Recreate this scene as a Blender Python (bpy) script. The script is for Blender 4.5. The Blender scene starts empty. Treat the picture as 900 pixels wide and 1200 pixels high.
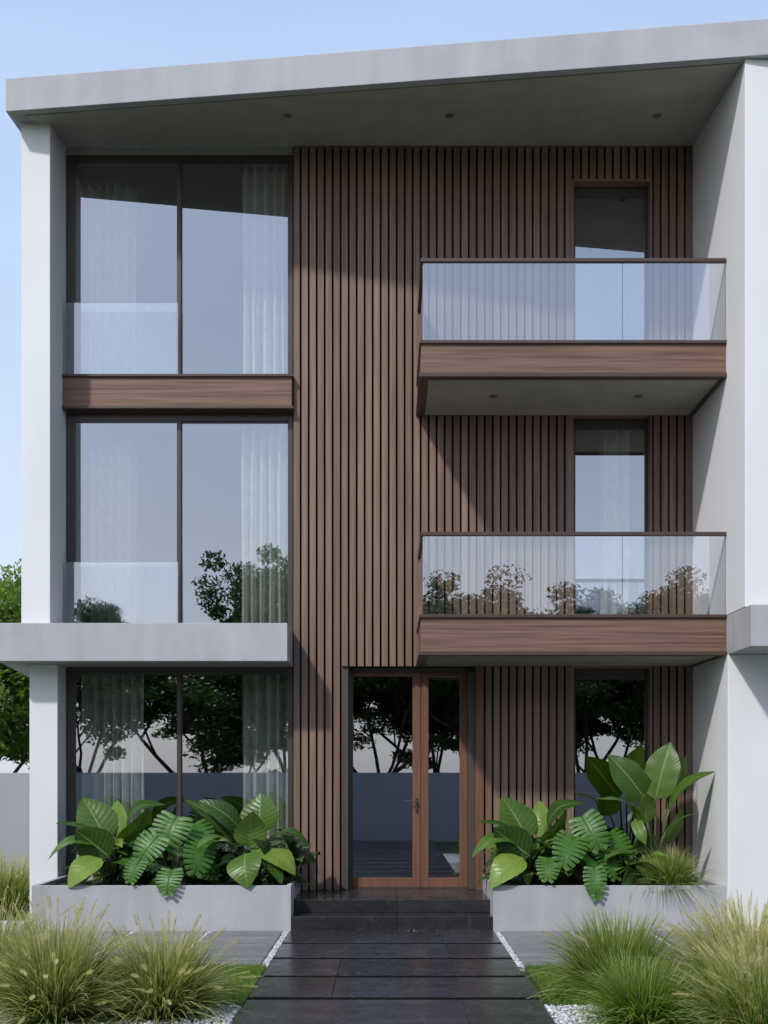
import bpy, math, random
import numpy as np
from mathutils import Vector, Matrix
R = math.radians
random.seed(7)
sc = bpy.context.scene
COL = sc.collection

# ------------------------------------------------------------------ camera
EYE, DIST, FPX = 1.7, 13.0, 1274.0
cam = bpy.data.cameras.new('camera')
co = bpy.data.objects.new('camera', cam); COL.objects.link(co)
co.location = (0, -DIST, EYE); co.rotation_euler = (R(90), 0, 0)
cam.sensor_fit = 'HORIZONTAL'; cam.sensor_width = 36
cam.lens = FPX / 900 * 36
cam.shift_x = -5 / 900; cam.shift_y = 305 / 900
cam.clip_start = 0.05; cam.clip_end = 2000
sc.camera = co

# ------------------------------------------------------------------ render / light
sc.view_settings.view_transform = 'Standard'
sc.view_settings.look = 'None'
sc.view_settings.gamma = 1
sc.view_settings.exposure = 0.70
sc.render.engine = 'CYCLES'
try:
    sc.cycles.use_denoising = True
    sc.cycles.denoiser = 'OPENIMAGEDENOISE'
except Exception:
    pass
sc.cycles.max_bounces = 14
sc.cycles.transparent_max_bounces = 24
sc.cycles.glossy_bounces = 6
sc.cycles.sample_clamp_indirect = 6
sc.cycles.caustics_reflective = False
sc.cycles.caustics_refractive = False

SUN = Vector((0.62, 0.85, -1.0)).normalized()      # direction the light travels
elev = math.asin(-SUN.z)
w = bpy.data.worlds.new('World'); sc.world = w; w.use_nodes = True
nt = w.node_tree
bg = nt.nodes['Background']
sky = nt.nodes.new('ShaderNodeTexSky'); sky.sky_type = 'NISHITA'; sky.sun_disc = False
sky.sun_elevation = elev; sky.sun_rotation = math.atan2(-SUN.x, -SUN.y)
sky.altitude = 0; sky.air_density = 1.0; sky.dust_density = 2.2; sky.ozone_density = 1.6
# thin bright haze over the blue sky, paler towards the horizon
tc = nt.nodes.new('ShaderNodeTexCoord'); sx = nt.nodes.new('ShaderNodeSeparateXYZ'); nt.links.new(tc.outputs['Generated'], sx.inputs[0])
hz = nt.nodes.new('ShaderNodeValToRGB'); e = hz.color_ramp.elements
for q in (0.3, 0.6): e.new(q)
HB = 7.6
for el, (p, c) in zip(e, ((0.0, (0.72,0.75,0.83)), (0.14, (0.69,0.77,0.90)), (0.40, (0.54,0.67,0.91)), (0.85, (0.40,0.54,0.86)))):
    el.position = p; el.color = (*c, 1)
nt.links.new(sx.outputs[2], hz.inputs[0])
cn = nt.nodes.new('ShaderNodeTexNoise'); cn.inputs['Scale'].default_value = 2.2; cn.inputs['Detail'].default_value = 5
mp = nt.nodes.new('ShaderNodeMapping'); mp.inputs['Scale'].default_value = (1, 1, 4.5); nt.links.new(tc.outputs['Generated'], mp.inputs[0]); nt.links.new(mp.outputs[0], cn.inputs['Vector'])
cr = nt.nodes.new('ShaderNodeValToRGB'); cr.color_ramp.elements[0].position = 0.42; cr.color_ramp.elements[1].position = 0.75
cr.color_ramp.elements[0].color = (HB*0.97,)*3+(1,); cr.color_ramp.elements[1].color = (HB*1.08, HB*1.07, HB*1.06, 1)
nt.links.new(cn.outputs[0], cr.inputs[0])
ml = nt.nodes.new('ShaderNodeMix'); ml.data_type = 'RGBA'; ml.blend_type = 'MULTIPLY'; ml.inputs[0].default_value = 1
nt.links.new(hz.outputs[0], ml.inputs[6]); nt.links.new(cr.outputs[0], ml.inputs[7])
mx = nt.nodes.new('ShaderNodeMix'); mx.data_type = 'RGBA'; mx.inputs[0].default_value = 0.75
nt.links.new(sky.outputs[0], mx.inputs[6]); nt.links.new(ml.outputs[2], mx.inputs[7])
nt.links.new(mx.outputs[2], bg.inputs[0]); bg.inputs[1].default_value = 0.10
sl = bpy.data.lights.new('sun', 'SUN'); so = bpy.data.objects.new('sun', sl); COL.objects.link(so)
sl.energy = 1.7; sl.angle = R(3.0); sl.color = (1.0, 0.965, 0.92)
so.rotation_euler = SUN.to_track_quat('-Z', 'Y').to_euler()
so.location = (-8, -12, 14)

# ------------------------------------------------------------------ mesh helpers
class MB:
    def __init__(s):
        s.v = []; s.f = []; s.uv = []; s.smooth = False; s.hasuv = False
    def face(s, idx, uvs=None):
        s.f.append(tuple(idx)); s.uv.append(uvs)
        if uvs: s.hasuv = True
    def box(s, x0, x1, y0, y1, z0, z1):
        b = len(s.v)
        s.v += [(x0,y0,z0),(x1,y0,z0),(x1,y1,z0),(x0,y1,z0),(x0,y0,z1),(x1,y0,z1),(x1,y1,z1),(x0,y1,z1)]
        for q in ((0,3,2,1),(4,5,6,7),(0,1,5,4),(1,2,6,5),(2,3,7,6),(3,0,4,7)):
            s.face([b+i for i in q])
        return s
    def prism(s, poly, z0, z1):
        """poly: counter-clockwise (x,y) list; z0, z1 number or function of (x,y)"""
        g = lambda z, x, y: z(x, y) if callable(z) else z
        b = len(s.v); n = len(poly)
        s.v += [(x, y, g(z0,x,y)) for x, y in poly] + [(x, y, g(z1,x,y)) for x, y in poly]
        s.face([b+n-1-i for i in range(n)]); s.face([b+n+i for i in range(n)])
        for i in range(n):
            j = (i+1) % n
            s.face([b+i, b+j, b+n+j, b+n+i])
        return s
    def tube(s, pts, r0, r1, n=6, cap=True):
        pts = [Vector(p) for p in pts]; b = len(s.v); m = len(pts)
        for i, p in enumerate(pts):
            d = (pts[min(i+1,m-1)] - pts[max(i-1,0)])
            d = d.normalized() if d.length > 1e-9 else Vector((0,0,1))
            a = d.cross(Vector((0.13,0.97,0.21)))
            if a.length < 1e-3: a = d.cross(Vector((1,0,0)))
            a.normalize(); c = d.cross(a)
            r = r0 + (r1-r0)*i/max(m-1,1)
            for k in range(n):
                q = p + (a*math.cos(2*math.pi*k/n) + c*math.sin(2*math.pi*k/n))*r
                s.v.append(tuple(q))
        for i in range(m-1):
            for k in range(n):
                k2 = (k+1) % n
                s.face([b+i*n+k, b+i*n+k2, b+(i+1)*n+k2, b+(i+1)*n+k])
        if cap:
            s.face([b+k for k in range(n)][::-1]); s.face([b+(m-1)*n+k for k in range(n)])
        return s
    def disc(s, c, r, h, n=20):
        x, y, z = c
        return s.tube([(x,y,z),(x,y,z+h)], r, r, n)

ORIGIN = {}
def obj(name, mb, mat, parent=None, bevel=0.0, smooth=None):
    off = ORIGIN.get(parent.name, Vector((0,0,0))) if parent else Vector((0,0,0))
    me = bpy.data.meshes.new(name)
    v = [(x-off.x, y-off.y, z-off.z) for x, y, z in mb.v] if off.length else mb.v
    me.from_pydata(v, [], mb.f)
    if mb.hasuv:
        ul = me.uv_layers.new(name='UVMap')
        flat = []
        for f, u in zip(mb.f, mb.uv):
            flat += [c for p in (u or [(0,0)]*len(f)) for c in p]
        ul.data.foreach_set('uv', flat)
    if smooth if smooth is not None else mb.smooth:
        me.polygons.foreach_set('use_smooth', [True]*len(me.polygons))
    me.materials.append(mat); me.update()
    o = bpy.data.objects.new(name, me); COL.objects.link(o)
    if parent:
        o.parent = parent; ORIGIN[o.name] = off
    if bevel:
        m = o.modifiers.new('bevel', 'BEVEL'); m.width = bevel; m.segments = 2; m.limit_method = 'ANGLE'
    return o
def tag(o, label=None, cat=None, group=None, kind=None):
    if label: o['label'] = label
    if cat: o['category'] = cat
    if group: o['group'] = group
    if kind: o['kind'] = kind
    return o
def thing(name, label, cat, loc, group=None):
    o = bpy.data.objects.new(name, None); COL.objects.link(o)
    o.empty_display_size = 0.2
    o.location = loc; ORIGIN[o.name] = Vector(loc)
    return tag(o, label, cat, group)
def copy_tree(o, parent=None):
    c = o.copy(); COL.objects.link(c)
    if parent: c.parent = parent
    for ch in list(o.children):
        if ch.name in COL.objects: copy_tree(ch, c)
    return c
def P(px, py, Y):
    r = DIST/(DIST+Y)
    return Vector(((px-455)/(98*r), Y, EYE+(905-py)/(98*r)))

# ------------------------------------------------------------------ materials
def mat(name, rough=0.6, spec=0.5):
    m = bpy.data.materials.new(name); m.use_nodes = True
    b = m.node_tree.nodes['Principled BSDF']
    b.inputs['Roughness'].default_value = rough
    b.inputs['Specular IOR Level'].default_value = spec
    return m, m.node_tree, b
def N(nt, t, **k):
    n = nt.nodes.new(t)
    for a, v in k.items(): setattr(n, a, v)
    return n
def noise(nt, scale, detail=4, stretch=(1,1,1), rough=0.55, coord='Object', offset=None):
    tc = N(nt, 'ShaderNodeTexCoord'); mp = N(nt, 'ShaderNodeMapping')
    mp.inputs['Scale'].default_value = stretch
    nt.links.new(tc.outputs[coord], mp.inputs['Vector'])
    if offset is not None:
        va = N(nt, 'ShaderNodeVectorMath', operation='ADD')
        nt.links.new(mp.outputs[0], va.inputs[0]); nt.links.new(offset, va.inputs[1]); src = va.outputs[0]
    else: src = mp.outputs[0]
    n = N(nt, 'ShaderNodeTexNoise')
    n.inputs['Scale'].default_value = scale; n.inputs['Detail'].default_value = detail; n.inputs['Roughness'].default_value = rough
    nt.links.new(src, n.inputs['Vector'])
    return n.outputs['Fac']
def ramp(nt, fac, stops):
    r = N(nt, 'ShaderNodeValToRGB'); e = r.color_ramp.elements
    while len(e) < len(stops): e.new(0.5)
    for el, (p, c) in zip(e, stops):
        el.position = p; el.color = (*c, 1)
    nt.links.new(fac, r.inputs[0]); return r.outputs[0]
def mix(nt, fac, a, b, mode='MIX'):
    m = N(nt, 'ShaderNodeMix', data_type='RGBA', blend_type=mode)
    for i, x in ((0, fac), (6, a), (7, b)):
        if isinstance(x, (int, float)): m.inputs[i].default_value = x
        elif isinstance(x, tuple): m.inputs[i].default_value = (*x, 1)
        else: nt.links.new(x, m.inputs[i])
    return m.outputs[2]
def bump(nt, b, h, strength=0.2, dist=0.01):
    n = N(nt, 'ShaderNodeBump'); n.inputs['Strength'].default_value = strength; n.inputs['Distance'].default_value = dist
    nt.links.new(h, n.inputs['Height']); nt.links.new(n.outputs[0], b.inputs['Normal'])
def island(nt):
    return N(nt, 'ShaderNodeNewGeometry').outputs['Random Per Island']

def simple(name, col, rough=0.6, var=0.12, scale=6, metal=0, spec=0.5):
    m, nt, b = mat(name, rough, spec)
    lo = tuple(c*(1-var) for c in col); hi = tuple(c*(1+var) for c in col)
    nt.links.new(ramp(nt, noise(nt, scale), [(0.3, lo), (0.7, hi)]), b.inputs['Base Color'])
    b.inputs['Metallic'].default_value = metal
    return m
def m_concrete(name, c, var=0.16):
    m, nt, b = mat(name, 0.75, 0.3)
    big = noise(nt, 0.8, 6, (1,1,1.2), 0.6); streak = noise(nt, 1.2, 4, (3,3,0.35)); fine = noise(nt, 30, 5)
    c1 = ramp(nt, big, [(0.3, tuple(x*(1-var) for x in c)), (0.7, tuple(x*(1+var*0.6) for x in c))])
    c2 = mix(nt, 0.35, c1, ramp(nt, streak, [(0.35, tuple(x*0.70 for x in c)), (0.65, tuple(x*1.1 for x in c))]))
    c3 = mix(nt, 0.05, c2, ramp(nt, fine, [(0.35, tuple(x*0.6 for x in c)), (0.6, tuple(x*1.15 for x in c))]))
    nt.links.new(c3, b.inputs['Base Color']); bump(nt, b, fine, 0.05, 0.003)
    return m
def m_plaster(name, c):
    m, nt, b = mat(name, 0.85, 0.2)
    a = noise(nt, 1.1, 5, (1,1,0.5)); f = noise(nt, 90, 3)
    nt.links.new(ramp(nt, a, [(0.3, tuple(x*0.93 for x in c)), (0.7, tuple(min(1,x*1.02) for x in c))]), b.inputs['Base Color'])
    bump(nt, b, f, 0.08, 0.002); return m
def m_wood(name, lo, hi, stretch, rough=0.55, isl=True, scale=1.0, iv=0.5, bstr=0.15):
    m, nt, b = mat(name, rough, 0.35)
    off = None
    if isl:
        r = island(nt); mu = N(nt, 'ShaderNodeMath', operation='MULTIPLY'); mu.inputs[1].default_value = 37
        nt.links.new(r, mu.inputs[0]); cb = N(nt, 'ShaderNodeCombineXYZ')
        for i in range(3): nt.links.new(mu.outputs[0], cb.inputs[i])
        off = cb.outputs[0]
    g = noise(nt, scale, 7, stretch, 0.62, offset=off)
    c = ramp(nt, g, [(0.28, lo), (0.5, tuple((a+d)/2 for a, d in zip(lo, hi))), (0.75, hi)])
    if isl:
        c = mix(nt, 1.0, c, ramp(nt, r, [(0, (1-iv*0.5,)*3), (1, (1+iv*0.35,)*3)]), 'MULTIPLY')
    nt.links.new(c, b.inputs['Base Color']); bump(nt, b, g, bstr, 0.004)
    return m
def m_glass(name, refl, tint, gcol=(0.93,0.96,1.0)):
    m = bpy.data.materials.new(name); m.use_nodes = True; nt = m.node_tree
    nt.nodes.remove(nt.nodes['Principled BSDF'])
    out = nt.nodes['Material Output']
    tr = N(nt, 'ShaderNodeBsdfTransparent'); tr.inputs[0].default_value = (*tint, 1)
    gl = N(nt, 'ShaderNodeBsdfGlossy'); gl.inputs['Color'].default_value = (*gcol, 1); gl.inputs['Roughness'].default_value = 0.0
    # a reflective coating on the outer face, plain glass on the inner one
    fr = N(nt, 'ShaderNodeFresnel'); fr.inputs[0].default_value = 1.2
    ge = N(nt, 'ShaderNodeNewGeometry')
    co_ = N(nt, 'ShaderNodeMath', operation='MULTIPLY_ADD'); co_.inputs[1].default_value = -refl; co_.inputs[2].default_value = refl+0.01
    nt.links.new(ge.outputs['Backfacing'], co_.inputs[0])
    ad = N(nt, 'ShaderNodeMath', operation='ADD', use_clamp=True)
    nt.links.new(fr.outputs[0], ad.inputs[0]); nt.links.new(co_.outputs[0], ad.inputs[1])
    mx = N(nt, 'ShaderNodeMixShader')
    nt.links.new(ad.outputs[0], mx.inputs[0]); nt.links.new(tr.outputs[0], mx.inputs[1]); nt.links.new(gl.outputs[0], mx.inputs[2])
    nt.links.new(mx.outputs[0], out.inputs[0]); return m
def m_leaf(name, stops, rough=0.45, trans=0.25, uvveins=False, spec=0.5, veincol=(0.2,0.32,0.08), bstr=0.5, nv=9, tip=None):
    m, nt, b = mat(name, rough, spec)
    c = ramp(nt, island(nt), stops)
    n = noise(nt, 7, 3)
    c = mix(nt, 1.0, c, ramp(nt, n, [(0.3, (0.82,0.85,0.8)), (0.7, (1.1,1.08,1.05))]), 'MULTIPLY')
    if tip:
        tq = N(nt, 'ShaderNodeTexCoord'); sq = N(nt, 'ShaderNodeSeparateXYZ'); nt.links.new(tq.outputs['UV'], sq.inputs[0])
        c = mix(nt, ramp(nt, sq.outputs[1], [(0.48,(0,0,0)),(1.0,(0.85,0.85,0.85))]), c, tip)
    if uvveins:
        tc = N(nt, 'ShaderNodeTexCoord'); sp = N(nt, 'ShaderNodeSeparateXYZ'); nt.links.new(tc.outputs['UV'], sp.inputs[0])
        def M(op, a, bb):
            q = N(nt, 'ShaderNodeMath', operation=op)
            for i, x in ((0, a), (1, bb)):
                if isinstance(x, (int, float)): q.inputs[i].default_value = x
                else: nt.links.new(x, q.inputs[i])
            return q.outputs[0]
        s = M('ABSOLUTE', M('MULTIPLY', M('SUBTRACT', sp.outputs[0], 0.5), 2.0), 0)
        ph = M('MULTIPLY', M('SUBTRACT', sp.outputs[1], M('MULTIPLY', s, 0.2)), nv*2*math.pi)
        vein = M('POWER', M('MULTIPLY', M('ADD', M('COSINE', ph, 0), 1.0), 0.5), 14)
        mid = M('LESS_THAN', s, 0.035)
        c = mix(nt, M('MULTIPLY', vein, 0.18), c, veincol)
        c = mix(nt, M('MULTIPLY', mid, 0.75), c, veincol)
        bump(nt, b, M('COSINE', ph, 0), bstr, -0.004)
    nt.links.new(c, b.inputs['Base Color'])
    tl = N(nt, 'ShaderNodeBsdfTranslucent'); nt.links.new(mix(nt, 1.0, c, (1.5,1.7,0.7), 'MULTIPLY'), tl.inputs[0])
    mx = N(nt, 'ShaderNodeMixShader'); mx.inputs[0].default_value = trans
    nt.links.new(b.outputs[0], mx.inputs[1]); nt.links.new(tl.outputs[0], mx.inputs[2])
    nt.links.new(mx.outputs[0], nt.nodes['Material Output'].inputs[0]); return m
def m_slate(name, c, rough, veins=0.0, stretch=(1.2,5,5)):
    m, nt, b = mat(name, rough, 0.5)
    r = island(nt); mu = N(nt, 'ShaderNodeMath', operation='MULTIPLY'); mu.inputs[1].default_value = 53
    nt.links.new(r, mu.inputs[0]); cb = N(nt, 'ShaderNodeCombineXYZ')
    for i in range(3): nt.links.new(mu.outputs[0], cb.inputs[i])
    g = noise(nt, 1.6, 8, stretch, 0.68, offset=cb.outputs[0]); f = noise(nt, 9, 6, (1,1,1), 0.6)
    cc = ramp(nt, g, [(0.3, tuple(x*0.62 for x in c)), (0.52, c), (0.72, tuple(x*1.5 for x in c))])
    cc = mix(nt, 1.0, cc, ramp(nt, r, [(0, (0.75,)*3), (1, (1.25,)*3)]), 'MULTIPLY')
    if veins:
        tc = N(nt, 'ShaderNodeTexCoord'); vo = N(nt, 'ShaderNodeTexNoise'); vo.inputs['Scale'].default_value = 1.7; vo.inputs['Detail'].default_value = 9; vo.inputs['Distortion'].default_value = 1.2
        nt.links.new(tc.outputs['Object'], vo.inputs['Vector'])
        v = ramp(nt, vo.outputs['Fac'], [(0.490, (0,0,0)), (0.5, (1,1,1)), (0.510, (0,0,0))])
        cc = mix(nt, v, cc, (veins,)*3)
        mm = nt.nodes[-1] if False else None
    nt.links.new(cc, b.inputs['Base Color'])
    nt.links.new(ramp(nt, f, [(0.3, (rough*0.75,)*3), (0.7, (rough*1.35,)*3)]), b.inputs['Roughness'])
    bump(nt, b, g, 0.12, 0.004); return m

M = {}
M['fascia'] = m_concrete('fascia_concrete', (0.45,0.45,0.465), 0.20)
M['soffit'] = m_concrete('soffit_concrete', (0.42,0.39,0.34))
M['planter'] = m_concrete('planter_concrete', (0.45,0.45,0.465), 0.24)
M['plaster'] = m_plaster('white_plaster', (0.80,0.80,0.81))
M['bwall'] = m_plaster('boundary_wall_paint', (0.33,0.33,0.38))
M['gwall'] = m_plaster('garden_wall_paint', (0.37,0.375,0.40))
M['slat'] = m_wood('slat_wood', (0.145,0.088,0.065), (0.310,0.203,0.155), (26,26,0.7), iv=0.38)
M['backing'] = simple('cladding_backing', (0.018,0.014,0.012), 0.9)
M['beam'] = m_wood('beam_wood', (0.085,0.043,0.031), (0.290,0.172,0.128), (0.9,16,44), isl=False, bstr=0.35)
M['cap'] = simple('dark_bronze_trim', (0.074,0.044,0.034), 0.45)
M['frame'] = simple('bronze_frame', (0.066,0.052,0.045), 0.4, 0.06)
M['door'] = m_wood('door_wood', (0.125,0.057,0.035), (0.225,0.110,0.070), (22,22,1.1), iv=0.15)
M['jamb'] = simple('door_jamb_paint', (0.075,0.062,0.055), 0.5, 0.1)
M['glass'] = m_glass('window_glass', 0.385, (0.985,0.99,0.99))
M['rail_glass'] = m_glass('balustrade_glass', 0.315, (0.97,0.975,0.985))
M['metal'] = simple('handle_metal', (0.26,0.20,0.16), 0.3, 0.05, metal=1)
M['lamp'] = simple('downlight_trim', (0.14,0.13,0.12), 0.5, 0.05)
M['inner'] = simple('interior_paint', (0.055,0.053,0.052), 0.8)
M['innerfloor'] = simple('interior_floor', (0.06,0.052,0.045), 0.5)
M['curtain'] = m_leaf('curtain_fabric', [(0,(0.84,0.84,0.84)),(1,(0.86,0.86,0.86))], 0.9, 0.15, spec=0.1)
M['step'] = m_slate('step_marble', (0.030,0.030,0.032), 0.22, veins=0.05)
M['path'] = m_slate('path_slate', (0.032,0.031,0.038), 0.24, veins=0.065)
M['slab'] = m_slate('grey_stone', (0.20,0.20,0.205), 0.42, stretch=(0.8,6,6))
M['soil'] = simple('dark_soil', (0.018,0.015,0.012), 0.95, 0.4, 20)
M['joint'] = simple('black_joint', (0.010,0.009,0.008), 1.0, 0.5, 30, spec=0.0)
M['ground'] = simple('turf_ground', (0.045,0.075,0.018), 0.95, 0.35, 3)
M['bed'] = simple('gravel_bed', (0.45,0.45,0.45), 0.9, 0.3, 30)
M['kerb'] = m_concrete('kerb_concrete', (0.52,0.52,0.52))
M['lawn'] = m_leaf('lawn_grass', [(0,(0.09,0.17,0.02)),(0.6,(0.16,0.26,0.035)),(1,(0.26,0.33,0.07))], 0.6, 0.42)
M['pebble'] = None
m, nt_, b_ = mat('white_pebble', 0.7, 0.3); nt_.links.new(ramp(nt_, island(nt_), [(0,(0.22,0.22,0.24)),(0.35,(0.46,0.46,0.48)),(1,(0.76,0.76,0.77))]), b_.inputs['Base Color']); M['pebble'] = m
M['bark'] = m_wood('tree_bark', (0.035,0.027,0.020), (0.10,0.082,0.065), (9,9,2), 0.9, isl=False)
M['tree_leaf'] = m_leaf('tree_leaf', [(0,(0.028,0.060,0.014)),(0.6,(0.052,0.098,0.022)),(1,(0.095,0.14,0.035))], 0.5, 0.25)
M['light_leaf'] = m_leaf('light_tree_leaf', [(0,(0.075,0.135,0.022)),(0.6,(0.14,0.23,0.038)),(1,(0.24,0.31,0.07))], 0.5, 0.42)
M['philo'] = m_leaf('broad_leaf', [(0,(0.016,0.048,0.007)),(0.5,(0.050,0.115,0.016)),(0.75,(0.110,0.200,0.030)),(1,(0.210,0.310,0.055))], 0.33, 0.20, True, veincol=(0.24,0.34,0.11), bstr=0.22, spec=0.32)  # random leaf tone; dark half paints in the shade of leaves facing off-sun
M['monst'] = m_leaf('split_leaf', [(0,(0.048,0.140,0.018)),(1,(0.064,0.170,0.023))], 0.40, 0.15, True, veincol=(0.16,0.30,0.09), bstr=0.05, spec=0.35)
M['banana'] = m_leaf('paddle_leaf', [(0,(0.048,0.110,0.016)),(1,(0.120,0.215,0.034))], 0.36, 0.28, True, veincol=(0.25,0.36,0.12), bstr=0.15, nv=18, spec=0.32)
M['stalk'] = simple('green_stalk', (0.085,0.12,0.04), 0.5)
M['blade'] = m_leaf('fountain_grass_blade', [(0,(0.024,0.056,0.010)),(0.45,(0.080,0.140,0.022)),(0.8,(0.22,0.26,0.06)),(1,(0.42,0.38,0.16))], 0.5, 0.42, tip=(0.46,0.44,0.20))
M['blade_green'] = m_leaf('green_grass_blade', [(0,(0.055,0.115,0.014)),(0.5,(0.125,0.21,0.026)),(1,(0.26,0.33,0.06))], 0.5, 0.42, tip=(0.28,0.34,0.10))
M['blade_straw'] = m_leaf('straw_grass_blade', [(0,(0.10,0.14,0.03)),(0.5,(0.24,0.25,0.08)),(1,(0.58,0.50,0.26))], 0.55, 0.42, tip=(0.66,0.58,0.34))
M['plume'] = m_leaf('grass_plume', [(0,(0.50,0.45,0.24)),(1,(0.80,0.72,0.48))], 0.8, 0.35, spec=0.1)

# ------------------------------------------------------------------ ground and paving
ground = MB(); ground.box(-400,400,-400,400,-0.4,-0.052)
tag(obj('ground', ground, M['ground']), kind='structure')
lawn_base = MB()
for a, b in ((-9.0,-1.07),(1.20,9.0)): lawn_base.box(a,b,-5.02,-3.44,-0.049,-0.012)
tag(obj('lawn_soil', lawn_base, M['ground']), kind='structure')
PX0, PX1 = -1.06, 1.135
pb = MB(); pb.box(PX0-0.003, PX1+0.003, -13.75, -1.345, -0.049, -0.009)
tag(obj('path_bed', pb, M['joint']), kind='structure')
pt = MB(); y = -1.345; k = 0
joints = [(0.56,), (0.57,), (-0.43,0.56), (-0.43,0.56), (0.55,), (0.1,), (-0.43,0.56)]
while y > -13.4:
    y0 = y-0.775; edges = [PX0, *joints[k % len(joints)], PX1]
    for a, b in zip(edges, edges[1:]): pt.box(a+0.001, b-0.001, y0, y, -0.045, 0.0 + random.uniform(-0.002,0.002))
    y = y0-0.105; k += 1
tag(obj('path', pt, M['path'], bevel=0.004), kind='structure')
sb = MB()
for sx in (-1, 1):
    x = -1.135 if sx < 0 else 1.205
    for k in range(4):
        w_ = 0.74
        a, b = (x-w_, x) if sx < 0 else (x, x+w_)
        sb.box(a, b, -3.42, -1.335, -0.045, 0.0)
        x += sx*(w_+0.075)
tag(obj('side_paving', sb, M['slab'], bevel=0.004), kind='structure')
gb = MB()
for a, b in ((-9,PX0-0.015),(PX1+0.015,9)): gb.box(a,b,-9.5,-5.03,-0.049,-0.02)
for a, b in ((-4.2,PX0-0.015),(PX1+0.015,3.6)): gb.box(a,b,-3.43,-1.30,-0.049,-0.03)
tag(obj('gravel_bed', gb, M['bed']), kind='structure')
kb = MB(); kb.box(-14,-3.93,-1.28,-1.08,-0.05,0.075)
tag(obj('kerb', kb, M['kerb'], bevel=0.008), kind='structure')

# loose pebbles (numpy)
ICO_V = []; t_ = (1+5**0.5)/2
for a, b in ((-1,t_),(1,t_),(-1,-t_),(1,-t_)): ICO_V.append((a,b,0))
for a, b in ((-1,t_),(1,t_),(-1,-t_),(1,-t_)): ICO_V.append((0,a,b))
for a, b in ((t_,-1),(t_,1),(-t_,-1),(-t_,1)): ICO_V.append((a,0,b))
ICO_V = np.array(ICO_V)/math.hypot(1,t_)
ICO_F = np.array([(0,11,5),(0,5,1),(0,1,7),(0,7,10),(0,10,11),(1,5,9),(5,11,4),(11,10,2),(10,7,6),(7,1,8),(3,9,4),(3,4,2),(3,2,6),(3,6,8),(3,8,9),(4,9,5),(2,4,11),(6,2,10),(8,6,7),(9,8,1)])
rng = np.random.default_rng(3)
def np_mesh(name, V, F, material, smooth=False):
    me = bpy.data.meshes.new(name); n, k = F.shape
    me.vertices.add(len(V)); me.vertices.foreach_set('co', V.astype(np.float32).ravel())
    me.loops.add(n*k); me.loops.foreach_set('vertex_index', F.astype(np.int32).ravel())
    me.polygons.add(n); me.polygons.foreach_set('loop_start', np.arange(0, n*k, k, dtype=np.int32))
    try: me.polygons.foreach_set('loop_total', np.full(n, k, dtype=np.int32))
    except Exception: pass
    me.update(calc_edges=True); me.validate()
    if smooth: me.polygons.foreach_set('use_smooth', [True]*n)
    me.materials.append(material); return me
def pebbles(regions, name):
    pos = []; rad = []
    for x0,x1,y0,y1,z,dens,r in regions:
        n = int((x1-x0)*(y1-y0)*dens)
        pos.append(np.stack([rng.uniform(x0,x1,n), rng.uniform(y0,y1,n), np.full(n,z)+rng.uniform(0,r*0.5,n)],1)); rad.append(rng.uniform(0.6,1.25,n)*r)
    pos = np.concatenate(pos); rad = np.concatenate(rad); n = len(pos)
    sc3 = rad[:,None]*rng.uniform(0.65,1.2,(n,3))*np.array([1,1,0.75])
    ang = rng.uniform(0,6.28,n); c, s = np.cos(ang), np.sin(ang)
    L = ICO_V[None]*(1+rng.uniform(-0.15,0.15,(n,12,1)))*sc3[:,None]
    V = np.stack([L[...,0]*c[:,None]-L[...,1]*s[:,None], L[...,0]*s[:,None]+L[...,1]*c[:,None], L[...,2]],-1)+pos[:,None]
    F = (ICO_F[None]+np.arange(n)[:,None,None]*12).reshape(-1,3)
    o = bpy.data.objects.new(name, np_mesh(name, V.reshape(-1,3), F, M['pebble'], True)); COL.objects.link(o)
    return tag(o, kind='stuff')
regs = [(-1.13,-1.068,-3.42,-1.34,-0.022,5200,0.011), (1.142,1.203,-3.42,-1.34,-0.022,5200,0.011),
        (-1.06,1.14,-1.342,-1.295,-0.018,5200,0.010),
        (-2.3,-1.08,-6.9,-5.05,-0.012,2100,0.015), (1.15,2.6,-6.9,-5.05,-0.012,2100,0.015)]
for sx in (-1, 1):
    for k in range(3):
        x = (-1.135-0.74-0.815*k-0.072) if sx < 0 else (1.205+0.74+0.815*k+0.003)
        regs.append((x, x+0.035, -3.42, -1.34, -0.020, 4600, 0.011))
yy = -1.345
for k in range(8):
    yy -= 0.775
    regs.append((PX0+0.1, PX1-0.05, yy-0.10, yy-0.005, -0.010, 5, 0.007)); yy -= 0.105
pebbles(regs, 'gravel')

def lawn(regions, name, dens, h):
    Vs = []
    for x0,x1,y0,y1 in regions:
        n = int((x1-x0)*(y1-y0)*dens)
        p = np.stack([rng.uniform(x0,x1,n), rng.uniform(y0,y1,n), np.full(n,-0.014)],1)
        a = rng.uniform(0,6.28,n); wv = np.stack([np.cos(a), np.sin(a), a*0],1)*0.0028
        lean = np.stack([rng.normal(0,0.016,n), rng.normal(0,0.016,n), h*rng.uniform(0.55,1.25,n)],1)
        Vs.append(np.stack([p-wv, p+wv, p+lean],1))
    V = np.concatenate(Vs); n = len(V)
    o = bpy.data.objects.new(name, np_mesh(name, V.reshape(-1,3), np.arange(n*3).reshape(n,3), M['lawn'])); COL.objects.link(o)
    return tag(o, kind='stuff')
lawn([(-3.4,-1.075,-5.03,-3.425),(1.205,3.9,-5.03,-3.425)], 'grass', 9000, 0.042)

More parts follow.
